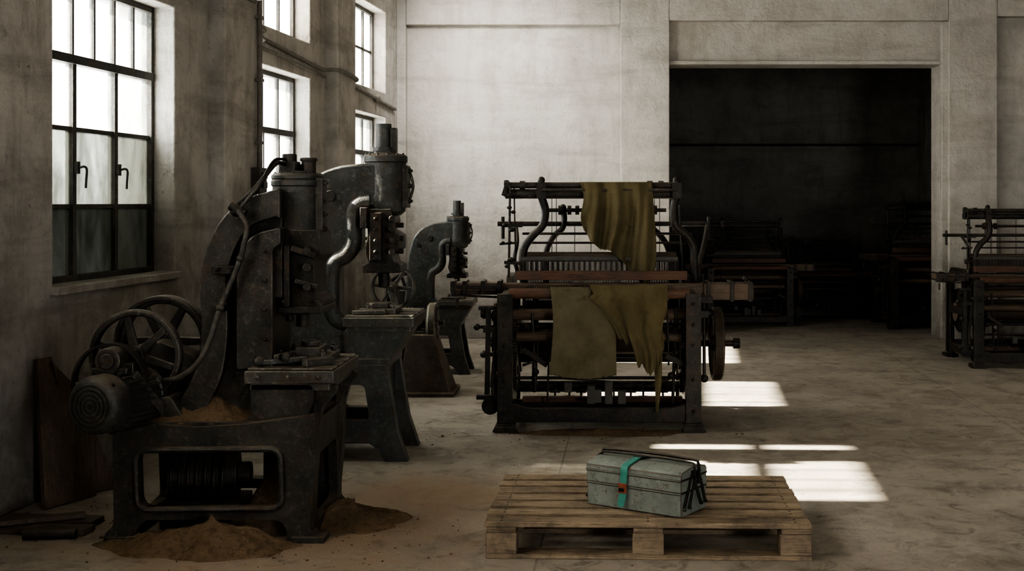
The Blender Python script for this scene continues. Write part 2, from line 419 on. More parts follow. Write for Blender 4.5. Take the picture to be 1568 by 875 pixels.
def window(nme,a,b,c,d,cols,rows,trans,sub,dirty,frost=False):
    th=Thing(nme,ML@Vector(((a+b)/2,.15,c)))
    f=th.bm('steel_frame',WFRAME,.002); y=.15
    fr=.032
    bx(f,a,a+fr,y-.03,y+.03,c,d,ML); bx(f,b-fr,b,y-.03,y+.03,c,d,ML)
    bx(f,a,b,y-.03,y+.03,c,c+fr,ML); bx(f,a,b,y-.03,y+.03,d-fr,d,ML)
    w=(b-a)/cols
    if trans: bx(f,a,b,y-.035,y+.03,trans-.022,trans+.022,ML)
    t0=trans if trans else d
    for i in range(1,cols):
        hwid=.017 if dirty>=2 else .010
        bx(f,a+w*i-hwid,a+w*i+hwid,y-.024,y+.018,c,t0,ML)
    if trans:
        for i in range(1,sub): 
            x=a+(b-a)*i/sub; bx(f,x-.009,x+.009,y-.016,y+.012,trans,d,ML)
    for r in rows: bx(f,a,b,y-.016,y+.014,r-.011,r+.011,ML)
    zz=sorted([c]+list(rows)+([trans] if trans else [])+[d])
    for i in range(len(zz)-1):
        m,nm=(GLASS,'clear_glass')
        if frost: m,nm=(GLASS_F,'frosted_glass')
        if dirty>=2 and i==0: m,nm=(GLASS_D,'grimy_glass')
        if dirty>=2 and i==1: m,nm=(GLASS_M,'streaked_glass')
        if dirty==1 and i==0: m,nm=(GLASS_M,'streaked_glass')
        g=th.bm(nm,m,0); bx(g,a+.01,b-.01,y-.003,y+.003,zz[i],zz[i+1],ML)
    if dirty>=2:
        hb=th.bm('casement_handles',WFRAME,.001)
        for i in (1,2):
            x=a+w*i
            bx(hb,x-.012,x+.012,y-.045,y-.02,1.47,1.53,ML)
            tube(hb,[ML@Vector((x,y-.045,1.50)),ML@Vector((x+.004,y-.07,1.505)),ML@Vector((x+.018,y-.075,1.49)),ML@Vector((x+.022,y-.07,1.44)),ML@Vector((x+.018,y-.07,1.40))],.006,8)
    th.done()
window(*WIN[0],3,(1.31,1.69),2.03,6,2)
window(*WIN[1],4,(1.36,),1.84,4,1)
window(*WIN[2],4,(1.40,),1.78,4,1)
for i in (3,4,5): window(*WIN[i],4,((WIN[i][3]+WIN[i][4])/2,),None,4,0,True)
window(*WIN[6],3,(1.31,1.69),2.03,6,2,True); window(*WIN[7],4,(3.1,),None,4,0,True)
window(*WIN[8],3,(1.31,1.69),2.03,6,2,True); window(*WIN[9],4,(3.1,),None,4,0,True)
# back wall with big opening
YB=12.0
MB=Matrix.Translation((0,YB+.10,0))
bm=bmesh.new()
OX0,OX1,OZ=.79,3.43,2.67
grid_wall(bm,[-2.4,OX0,OX1,6.2],[0,OZ,CEIL],lambda x,z: OX0<x<OX1 and z<OZ,.3,MB)
bx(bm,-2.0,-1.76,YB,YB+.11,0,CEIL)
bx(bm,-1.76,.316,YB+.0,YB+.11,3.05,CEIL)
bx(bm,.316,OX0,YB-.01,YB+.11,0,CEIL)
bx(bm,OX0,OX1+.06,YB-.01,YB+.11,3.09,CEIL)
bx(bm,OX0,OX1,YB+.05,YB+.11,OZ,OZ+.04)
bx(bm,OX1+.06,3.96,YB-.01,YB+.11,0,CEIL)
bx(bm,OX1,OX1+.07,YB+.03,YB+.11,0,3.09)
bx(bm,3.96,6.1,YB-.01,YB+.11,3.13,CEIL)
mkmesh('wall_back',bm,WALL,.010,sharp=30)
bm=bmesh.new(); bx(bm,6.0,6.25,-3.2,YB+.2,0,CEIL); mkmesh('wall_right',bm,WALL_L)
bm=bmesh.new(); grid_wall(bm,[-3.4,3.0,4.8,6.2],[0,2.5,CEIL],lambda x,z:3.0<x<4.8 and z<2.5,.25,Matrix.Translation((0,-3.2,0))); mkmesh('wall_front',bm,WALL_L)  # unseen opening behind the camera, added to let in fill light
bm=bmesh.new(); bx(bm,-3.8,6.3,-3.5,YB+.4,CEIL,CEIL+.2)
for y in (1.5,5.0,8.5): bx(bm,-3.4,6.2,y-.12,y+.12,CEIL-.3,CEIL)
mkmesh('ceiling',bm,WALL_L)
bm=bmesh.new(); bx(bm,-3.6,8.2,-4.5,20.4,-.2,0); mkmesh('floor',bm,FLOOR)
# dark hall beyond
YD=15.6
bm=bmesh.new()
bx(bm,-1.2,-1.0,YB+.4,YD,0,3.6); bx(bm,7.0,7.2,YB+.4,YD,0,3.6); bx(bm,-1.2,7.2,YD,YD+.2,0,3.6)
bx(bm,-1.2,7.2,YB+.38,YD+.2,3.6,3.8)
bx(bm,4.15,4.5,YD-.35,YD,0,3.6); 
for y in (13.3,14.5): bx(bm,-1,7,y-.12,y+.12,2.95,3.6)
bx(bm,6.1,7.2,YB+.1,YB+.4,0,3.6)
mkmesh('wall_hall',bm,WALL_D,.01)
bm=bmesh.new(); cyl(bm,(-1,YD-.03,2.05),(7,YD-.03,2.05),.015,n=8); cyl(bm,(4.75,YD-.05,0),(4.75,YD-.05,3.5),.02,n=8)
mkmesh('trim_2',bm,IRON_D,0)

th=Thing('wall_conduit',ML@Vector((7.9*k,-.12,2.4)))
c=th.bm('pipes',CONDUIT,0)
def W(s,y,z): return ML@Vector((s,y,z))
cyl(c,W(7.93*k,-.125,1.55),W(7.93*k,-.125,2.62),.016,n=10)
tube(c,[W(5.0,-.015,2.62),W(7.2,-.015,2.62),W(7.36,-.06,2.6),W(7.45,-.12,2.6),W(7.9,-.125,2.6)],.013,8)
tube(c,[W(7.93*k,-.125,2.46),W(8.06,-.12,2.44),W(8.12,-.03,2.43),W(8.4,-.02,2.42),W(9.5,-.02,2.36),W(9.66,-.03,2.36),W(9.74,-.12,2.36),W(10.2,-.125,2.34),W(10.32,-.06,2.33),W(10.4,-.02,2.32),W(11.9,-.02,2.22)],.016,8)
tube(c,[W(7.93*k,-.125,2.40),W(8.06,-.12,2.38),W(8.12,-.03,2.37),W(8.4,-.02,2.36),W(9.5,-.02,2.31),W(9.66,-.03,2.30)],.010,8)
for z in (1.7,2.1,2.5): bx(c,7.90*k,7.96*k,-.145,-.1,z,z+.02,ML)
sph(c,W(11.2,-.03,2.26),.035)
th.done()
th=Thing('switch_box',W(8.0,-.1,1.45))
c=th.bm('housing',GREYBOX,.004); bx(c,7.84*k,7.97*k,-.16,-.1,1.38,1.55,ML); 
c=th.bm('switches',IRON_D,.002); bx(c,7.87*k,7.94*k,-.175,-.16,1.42,1.46,ML); bx(c,7.87*k,7.94*k,-.175,-.16,1.48,1.52,ML)
th.done()

# ---------------------------------------------------------------- press 1
def press_big():
    T=Thing('mechanical_press',(-1.46,5.15,0))
    b=T.bm('base_frame',IRON,.006)
    y0=4.85
    outer=[(172,664),(236,650),(300,655),(380,650),(482,636),(484,700),(474,812),(484,822),(484,831,0),(438,831,0),(440,812),(428,797),(222,797),(208,812),(212,831,0),(158,831,0),(160,818),(174,806)]
    hole=[(207,690),(430,688),(432,780),(210,782)]
    lo=PL(outer,y0,.02); lh=PL(hole,y0,.05,6)
    prism(b,[lo,lh],4.85,4.93); prism(b,[lo,lh],5.39,5.46)
    pts=[Vector((p.x,4.85,p.y)) for p in lh]; pts.append(pts[0])
    tube(b,pts,.013,8,smooth=False)
    xL=P(172,0,4.85).x; xR=P(482,0,4.85).x
    bx(b,xL+.01,xR-.005,4.87,5.44,.42,.465)
    side=rp([(4.87,.0),(5.44,.0),(5.44,.46),(4.87,.46)],.01); sh=rp([(4.95,.0+.06),(5.36,.06),(5.33,.32),(4.98,.32)],.04)
    prism(b,[side,sh],xR-.05,xR-.012,'yz'); prism(b,[side,sh],xL+.012,xL+.05,'yz')
    for x in (xL-.02,xR-.09):
        for y in (4.83,5.38):
            bx(b,x,x+.13,y,y+.1,0,.022); bolt(b,(x+.03,y+.03,.022),(0,0,1),.014,.02)
    nk=PL([(384,590),(478,590),(482,612),(470,640),(482,650),(372,655),(384,635)],4.9,.02)
    prism(b,[nk],4.9,5.4)
    t=T.bm('bed_table',IRON_G,.006)
    bx(t,-1.352,-1.0,4.88,5.42,.615,.665); bx(t,-1.335,-1.02,4.9,5.40,.585,.615)
    for y in (4.9,5.03,5.16,5.29): bx(t,-1.345,-1.007,y,y+.095,.665,.674)
    for i in range(3): bolt(t,(-1.30+i*.12,4.88,.64),(0,-1,0),.010,.008)
    br=rp([(-1.09,.60),(-1.0,.60),(-1.0,.575),(-1.06,.50),(-1.075,.3),(-1.09,.3)],.02)
    prism(b,[br],5.36,5.42); prism(b,[br],4.93,4.98)
    d=T.bm('die_set',IRON_G,.004)
    bx(d,-1.27,-1.06,5.02,5.32,.674,.70); bx(d,-1.20,-1.10,5.08,5.24,.70,.735)
    cyl(d,(-1.15,5.16,.735),(-1.15,5.16,.755),.04)
    for x in (-1.25,-1.08):
        for y in (5.05,5.28): bolt(d,(x,y,.70),(0,0,1),.014,.02)
    bar(d,(-1.31,4.95,.69),(-1.13,5.0,.70),.03,.02); bar(d,(-1.24,4.93,.715),(-1.20,5.1,.715),.022,.018)
    bar(d,(-1.13,4.94,.69),(-1.04,5.04,.69),.035,.03); bar(d,(-1.33,5.12,.69),(-1.27,5.14,.69),.05,.03)
    sph(d,(-1.31,4.95,.695),.022); sph(d,(-1.2,4.93,.712),.018)
    f=T.bm('c_frame',IRON,.012)
    body=[(255,652),(284,606,.08),(304,560,.1),(312,500,.1),(308,440,.1),(316,390,.08),(338,342,.08),(374,308,.08),(424,290),(430,290),(430,364),(418,374),(416,480),(416,560),(404,600),(400,654)]
    prism(f,[PL(body,5.02,.02,5)],5.04,5.34)
    out=[(252,648),(280,608),(303,560),(310,500),(307,440),(315,390),(337,342),(372,308),(426,289)]
    q=catmull([Vector((a,b_,0)) for a,b_ in out],4)
    inn=[]
    for i,p in enumerate(q):
        dd=(q[min(i+1,len(q)-1)]-q[max(i-1,0)]).normalized(); nn=Vector((-dd.y,dd.x,0))
        inn.append(p+nn*40)
    poly=[(p.x,p.y) for p in q]+[(430,292),(430,336)]+[(p.x,p.y) for p in reversed(inn[:-1])]
    lp=[Vector((P(a,b_,5.0).x,P(a,b_,5.0).z)) for a,b_ in poly]
    prism(f,[lp],4.985,5.385)
    pn=[(362,566),(362,420,.06),(367,384,.06),(388,358,.05),(430,348),(430,374),(418,382),(418,566)]
    prism(f,[PL(pn,4.96,.012,5)],4.955,5.06)
    fd=T.bm('frame_fittings',IRON_D,.003)
    bx(fd,P(326,0,4.97).x,P(364,0,4.97).x,4.955,4.985,P(0,420,4.97).z,P(0,407,4.97).z)
    bolt(fd,P(333,413,4.955),(0,-1,0),.010,.012); bolt(fd,P(357,413,4.955),(0,-1,0),.010,.012)
    for v in (385,430,475,520): bolt(fd,P(406,v,4.955),(0,-1,0),.010,.010)
    h=T.bm('ram_head',IRON_H,0)
    hx=-1.203;hy=5.15
    lathe(h,(hx,hy,0),(0,0,1),[(.07,1.16),(.092,1.17),(.096,1.19),(.106,1.195),(.106,1.212),(.101,1.218),(.101,1.232),(.103,1.236),(.103,1.395),(.109,1.40),(.109,1.418),(.104,1.424),(.108,1.428),(.108,1.44),(.098,1.450),(.05,1.455),(.05,1.46)],48)
    ht=T.bm('head_fittings',IRON,.004)
    bx(ht,hx-.065,hx-.0,hy-.05,hy+.05,1.45,1.50); cyl(ht,(hx-.03,hy-.02,1.49),(hx-.03,hy-.02,1.53),.03); cyl(ht,(hx+.045,hy,1.44),(hx+.045,hy,1.505),.03); cyl(ht,(hx+.045,hy,1.50),(hx+.045,hy,1.515),.036)
    cyl(ht,(hx+.0,hy+.06,1.44),(hx+.0,hy+.06,1.49),.02)
    bx(ht,hx+.085,hx+.115,hy-.06,hy+.03,1.20,1.43)
    for z in (1.22,1.28,1.34,1.41): bolt(ht,(hx+.113,hy-.03,z),(1,0,0),.013,.014)
    for i in range(5):
        a=R(-150+i*30); bolt(ht,(hx+.095*math.cos(a),hy+.095*math.sin(a),1.44),(0,0,1),.009,.010)
    r=T.bm('ram_slide',IRON_D,.004)
    prism(r,[PL([(430,352),(490,352),(494,392),(482,404),(484,452),(494,458),(494,478),(432,484),(428,455)],5.05,.008)],5.04,5.27)
    bx(r,P(402,0,5).x,P(434,0,5).x,4.98,5.30,P(0,456,5).z,P(0,366,5).z)
    bx(r,P(434,0,5).x,P(444,0,5).x,4.99,5.05,P(0,470,5).z,P(0,376,5).z)
    for v in (375,392,409,426,443): bolt(r,P(412,v,4.98),(0,-1,0),.010,.014)
    for v in (385,410,440): cyl(r,P(470,v,5.03),P(470,v,4.98),.018,n=14)
    bar(r,P(446,380,4.99),P(482,392,4.99),.02,.025); bar(r,P(452,430,5.0),P(486,440,5.0),.018,.02)
    bx(r,P(428,0,5.02).x,P(494,0,5.02).x,5.0,5.29,P(0,480,5.02).z,P(0,470,5.02).z)
    cyl(r,P(464,480,5.14),P(464,500,5.14),.028); cyl(r,P(444,478,5.1),P(444,492,5.1),.016)
    for u in (436,486): bolt(r,P(u,463,5.0),(0,-1,0),.012,.016)
    pp=T.bm('oil_pipe',IRON_G,0)
    sph(fd,P(363,322,4.96),.028,(1,1,1)); cyl(fd,P(352,315,4.95),P(376,328,4.95),.018)
    tube(pp,[P(364,322,4.93),P(378,345,4.92),P(374,372,4.92),P(366,402,4.92),P(350,442,4.92),P(334,480,4.92),P(322,520,4.9),P(303,556,4.9),P(275,578,4.92),P(248,584,5.0)],.011,10)
    for u,v in ((368,396),(337,472)): sph(pp,P(u,v,4.92),.017,(1,1,.8))
    bx(fd,P(328,0,4.95).x,P(346,0,4.95).x,4.92,4.99,P(0,477,4.95).z,P(0,468,4.95).z)
    tube(fd,[P(437,252,5.1),P(424,250,5.05),P(408,268,5.0),P(392,290,4.97),P(368,318,4.95)],.009,8)
    tube(fd,[P(437,244,5.1),P(420,246,5.05),P(404,270,4.99),P(384,294,4.97),P(364,312,4.95)],.007,8)
    w=T.bm('flywheels',IRON,.003)
    cA=Vector((-1.83,5.03,.708)); cB=Vector((-1.812,5.31,.735))
    wheel(w,cA,(0,1,0),.188,.026,.045,.042,.08,6,.3,.034)
    wheel(w,cB,(0,1,0),.198,.036,.07,.045,.09,6,.0,.04)
    ring(w,cB+Vector((0,-.05,0)),(0,1,0),.198,.18,.012)
    cyl(w,(-1.82,4.93,.72),(-1.82,5.42,.72),.022)
    bk=T.bm('bearing_brackets',IRON,.006)
    prism(bk,[rp([(-1.87,.74),(-1.77,.76),(-1.62,.70),(-1.58,.58),(-1.60,.46),(-1.84,.46),(-1.80,.60),(-1.87,.68)],.03)],5.11,5.22)
    m=T.bm('motor_body',IRON_H,0)
    mc=Vector((-1.885,4.70,.555)); ax=Vector((.26,.96,.0)).normalized(); mu,mv=frame_of(ax)
    lathe(m,mc,ax,[(.0,.0),(.085,.0),(.098,.004),(.110,.02),(.114,.04),(.114,.095),(.108,.10),(.106,.105),(.106,.30),(.112,.305),(.112,.33),(.08,.36),(.03,.365)],44,cap=False)
    for i in range(26):
        a=2*math.pi*i/26; dd=mu*math.cos(a)+mv*math.sin(a)
        bar(m,mc+ax*.11+dd*.110,mc+ax*.295+dd*.110,.006,.018,up=dd)
    g=T.bm('fan_grille',IRON_D,0)
    for rr in (.022,.04,.058,.076):
        lathe(g,mc-ax*.001,ax,[(rr,-.003),(rr+.006,-.003),(rr+.006,.003),(rr,.003)],36,closed=True)
    cyl(g,mc-ax*.004,mc,.012)
    for i in range(4):
        a=math.pi/4+i*math.pi/2; dd=mu*math.cos(a)+mv*math.sin(a); bolt(g,mc+dd*.112+ax*.03,dd,.007,.006)
    mm=T.bm('motor_mount',IRON,.005)
    bx(mm,-1.92,-1.78,4.86,5.0,.64,.70); cyl(mm,(-1.86,4.80,.715),(-1.86,4.96,.715),.05); cyl(mm,(-1.86,4.785,.715),(-1.86,4.80,.715),.03)
    bx(mm,-1.93,-1.79,4.82,4.93,.66,.685)
    prism(mm,[rp([(-1.97,.50),(-1.66,.56),(-1.60,.46),(-1.84,.42),(-1.90,.40)],.02)],4.93,5.10)
    bar(mm,(-1.80,4.88,.66),(-1.70,4.98,.47),.09,.035)
    bl=T.bm('drive_belt',RUBBER,0)
    ribbon(bl,[Vector((-1.885+.142*math.cos(t),4.90,.615+.155*math.sin(t))) for t in [R(-100+i*20) for i in range(0,19)]],.045,.010,(0,1,0),3)
    gb=T.bm('reducer',IRON_D,.004)
    cyl(gb,(-1.72,5.12,.20),(-1.45,5.16,.20),.10,n=30); cyl(gb,(-1.45,5.16,.20),(-1.40,5.165,.20),.05)
    for i in range(7): lathe(gb,(-1.70+i*.035,5.125,.20),(1,.1,0),[(.108,-.005),(.108,.005),(.09,.005),(.09,-.005)],28,closed=True)
    bx(gb,-1.74,-1.42,5.04,5.26,.0,.11)
    bx(gb,-1.36,-1.24,5.2,5.36,.0,.42)
    T.done()
    mound('sand_on_deck',-1.50,5.02,.20,.14,.07,.462,parent=T.e,seed=3)
    mound('sand_on_shoulder',-1.64,4.98,.15,.11,.045,.462,parent=T.e,seed=5)
    mound('sand_inside_base',-1.28,5.10,.24,.18,.235,parent=T.e,seed=4)
    mound('sand_at_foot',-1.72,4.86,.2,.14,.04,parent=T.e,seed=8)
    mound('sand_at_rear_foot',-1.0,5.18,.27,.22,.10,parent=T.e,seed=2)
    mound('sand_in_front',-1.44,4.75,.33,.17,.14,parent=T.e,seed=1)
    return T
press_big()

# ---------------------------------------------------------------- press 2/3
def press_open():
    T=Thing('mechanical_press.001',(-1.15,6.6,0))
    f=T.bm('c_frame',IRON_H,.014)
    body=[(415,566),(426,510,.06),(436,430,.1),(440,350,.1),(456,296,.08),(484,266,.06),(520,253,.05),(560,250),(582,250),(582,316),(550,316),(544,324),(544,378),(536,388),(516,396),(510,412),(510,478),(518,494),(536,498),(540,566)]
    prism(f,[PL(body,6.45,.03,5)],6.46,6.76)
    rim=T.bm('throat_rim',IRON_H,0)
    tube(rim,[P(568,308,6.49),P(552,311,6.49),P(542,324,6.49),P(541,350,6.49),P(540,374,6.49),P(530,390,6.49),P(514,400,6.49),P(508,418,6.49),P(507,450,6.49),P(508,478,6.49),P(518,492,6.49),P(534,498,6.49)],.046,16)
    d=T.bm('frame_fittings',IRON,.003)
    cyl(d,P(505,300,6.46),P(505,300,6.44),.028,n=16); cyl(d,P(470,320,6.46),P(470,320,6.44),.02,n=16)
    bx(d,P(552,0,6.4).x,P(562,0,6.4).x,6.38,6.46,P(0,350,6.4).z,P(0,318,6.4).z)
    h=T.bm('ram_head',IRON_H,0); hx=-1.069;hy=6.56
    z=lambda v: P(0,v,6.56).z
    lathe(h,(hx,hy,0),(0,0,1),[(.08,z(330)),(.103,z(324)),(.106,z(318)),(.110,z(314)),(.110,z(300)),(.108,z(298)),(.108,z(250)),(.116,z(248)),(.116,z(240)),(.10,z(237)),(.05,z(234)),(.05,z(230))],44)
    cyl(h,(hx-.01,hy,z(236)),(hx-.01,hy,z(190)),.042); cyl(h,(hx-.01,hy,z(232)),(hx-.01,hy,z(226)),.06); 
    bx(d,hx+.03,hx+.06,hy-.03,hy+.03,z(236),z(196)); 
    for i in range(6):
        a=R(-165+i*30); bolt(d,(hx+.10*math.cos(a),hy+.10*math.sin(a),z(240)),(0,0,1),.011,.012)
    bx(d,hx+.09,hx+.125,hy-.05,hy+.05,z(318),z(254))
    for v in (262,285,308): bolt(d,(hx+.123,hy-.02,z(v)),(1,0,0),.015,.016)
    tube(d,[Vector((hx+.13,hy-.02,z(262))),Vector((hx+.15,hy-.03,z(285))),Vector((hx+.13,hy-.02,z(308)))],.008,8)
    r=T.bm('ram_slide',IRON_D,.004)
    prism(r,[PL([(562,320),(600,320),(604,340),(598,352),(612,360),(612,382),(600,388),(604,402),(614,406),(614,418),(556,418),(556,406),(566,402),(560,388),(564,360)],6.46,.006)],6.44,6.68)
    bx(r,P(566,0,6.4).x,P(584,0,6.4).x,6.39,6.47,P(0,400,6.4).z,P(0,326,6.4).z)
    for v in (335,352,369,386): bolt(r,P(575,v,6.39),(0,-1,0),.011,.014); cyl(r,P(600,v,6.43),P(600,v,6.38),.016,n=12)
    for i,v in enumerate((345,365,385)): cyl(r,P(606,v,6.5),P(618,v,6.5),.014,n=10)
    cyl(r,P(588,418,6.56),P(588,440,6.56),.03)
    t=T.bm('bed_table',IRON_G,.006)
    bx(t,-1.255,-.893,6.35,6.86,.69,.738); bx(t,-1.24,-.91,6.37,6.84,.665,.69)
    for y in (6.37,6.5,6.63,6.76): bx(t,-1.25,-.898,y,y+.085,.738,.747)
    bx(t,-1.17,-1.0,6.45,6.7,.747,.775); bx(t,-1.13,-1.05,6.5,6.62,.775,.80)
    bar(t,(-1.22,6.42,.76),(-1.05,6.44,.76),.03,.02); bolt(t,(-1.15,6.48,.775),(0,0,1),.016,.02); bolt(t,(-1.02,6.48,.775),(0,0,1),.016,.02)
    b=T.bm('pedestal',IRON_H,.006)
    prism(b,[PL([(526,507),(626,507),(612,530),(598,552),(530,552)],6.38,.008)],6.38,6.80)
    bx(b,P(532,0,6.37).x,P(596,0,6.37).x,6.36,6.82,P(0,562,6.37).z,P(0,550,6.37).z)
    o=[(500,560),(592,560),(598,600),(608,660),(624,708,0),(590,708,0),(578,690),(566,680),(500,680),(488,692),(482,708,0),(446,708,0),(462,660),(480,600)]
    hl=[(516,590),(558,590),(566,645),(500,645)]
    lo=PL(o,6.35,.015);lh=PL(hl,6.35,.03,5)
    prism(b,[lo,lh],6.35,6.42); prism(b,[lo,lh],6.77,6.84)
    prism(b,[rp([(6.36,.48),(6.83,.48),(6.83,.36),(6.76,.30),(6.43,.30),(6.36,.36)],.03)],-1.09,-1.05,'yz')
    w=T.bm('flywheel',IRON,.003)
    bx(b,-1.62,-1.36,6.4,6.8,.3,.50)
    wheel(w,(-1.63,6.88,.78),(0,1,0),.22,.035,.07,.05,.1,6,.2,.04); cyl(w,(-1.63,6.62,.78),(-1.63,6.95,.78),.025)
    prism(b,[rp([(-1.70,.82),(-1.40,.82),(-1.36,.4),(-1.66,.4)],.03)],6.60,6.74)
    o2=rp([(-1.62,.0),(-1.52,.0),(-1.50,.5),(-1.64,.5)],.01); prism(b,[o2],6.38,6.46); prism(b,[o2],6.74,6.82)
    T.done(); return T
p2=press_open()
def dup(root,name,loc,scale,rz=0):
    e=bpy.data.objects.new(name,None); scene.collection.objects.link(e)
    e.empty_display_size=.1
    e.matrix_basis=Matrix.Translation(Vector(loc))@Matrix.Rotation(rz,4,'Z')@Matrix.Scale(scale,4)
    inv=root.matrix_basis.inverted()
    for c in list(root.children):
        o=c.copy(); scene.collection.objects.link(o); o.parent=e; o.matrix_parent_inverse=inv
    return e
p3=dup(p2.e,'mechanical_press.002',(-1.08,9.75,0),.77)

# ---------------------------------------------------------------- pedestal grinder
def grinder():
    T=Thing('pedestal_grinder',(-1.12,8.65,0))
    b=T.bm('pedestal',BRONZE,.008)
    vs=[]
    for (x0,x1,y0,y1,zz) in ((-1.30,-.93,8.47,8.85,0),(-1.24,-1.06,8.52,8.78,.42)):
        vs+=[(x0,y0,zz),(x1,y0,zz),(x1,y1,zz),(x0,y1,zz)]
    addgeo(b,vs,[(0,1,2,3),(4,5,6,7),(0,1,5,4),(1,2,6,5),(2,3,7,6),(3,0,4,7)])
    bx(b,-1.32,-.91,8.45,8.87,0,.03)
    m=T.bm('motor',IRON_G,.003)
    lathe(m,(-1.42,8.65,.49),(1,0,0),[(.04,0),(.08,.01),(.10,.03),(.10,.22),(.08,.25),(.03,.26)],30)
    for i in range(8): lathe(m,(-1.38+i*.022,8.65,.49),(1,0,0),[(.108,-.004),(.108,.004),(.09,.004),(.09,-.004)],26,closed=True)
    bx(m,-1.34,-1.10,8.56,8.74,.40,.44)
    cyl(m,(-1.5,8.65,.49),(-1.0,8.65,.49),.018)
    w=T.bm('grinding_wheels',IRON_G,.004)
    lathe(w,(-1.08,8.65,.49),(1,0,0),[(.02,-.035),(.12,-.035),(.14,-.02),(.14,.025),(.12,.035),(.09,.02),(.05,.02),(.045,.04),(.02,.04)],40)
    lathe(w,(-1.50,8.65,.49),(1,0,0),[(.02,-.03),(.13,-.03),(.14,-.02),(.14,.02),(.13,.03),(.02,.03)],40)
    for i in range(10):
        a=2*math.pi*i/10; bar(w,(-1.05,8.65+.04*math.cos(a),.49+.04*math.sin(a)),(-1.045,8.65+.12*math.cos(a),.49+.12*math.sin(a)),.012,.012)
    # belt wheel on a stand behind the grinder head
    wheel(w,(-1.40,8.92,.72),(0,1,0),.16,.022,.05,.035,.07,6,.1,.028)
    bar(m,(-1.40,8.84,.72),(-1.32,8.80,.42),.05,.05); cyl(m,(-1.40,8.78,.72),(-1.40,8.98,.72),.018)
    bar(m,(-1.32,8.80,.44),(-1.26,8.74,.10),.05,.05)
    T.done()
grinder()

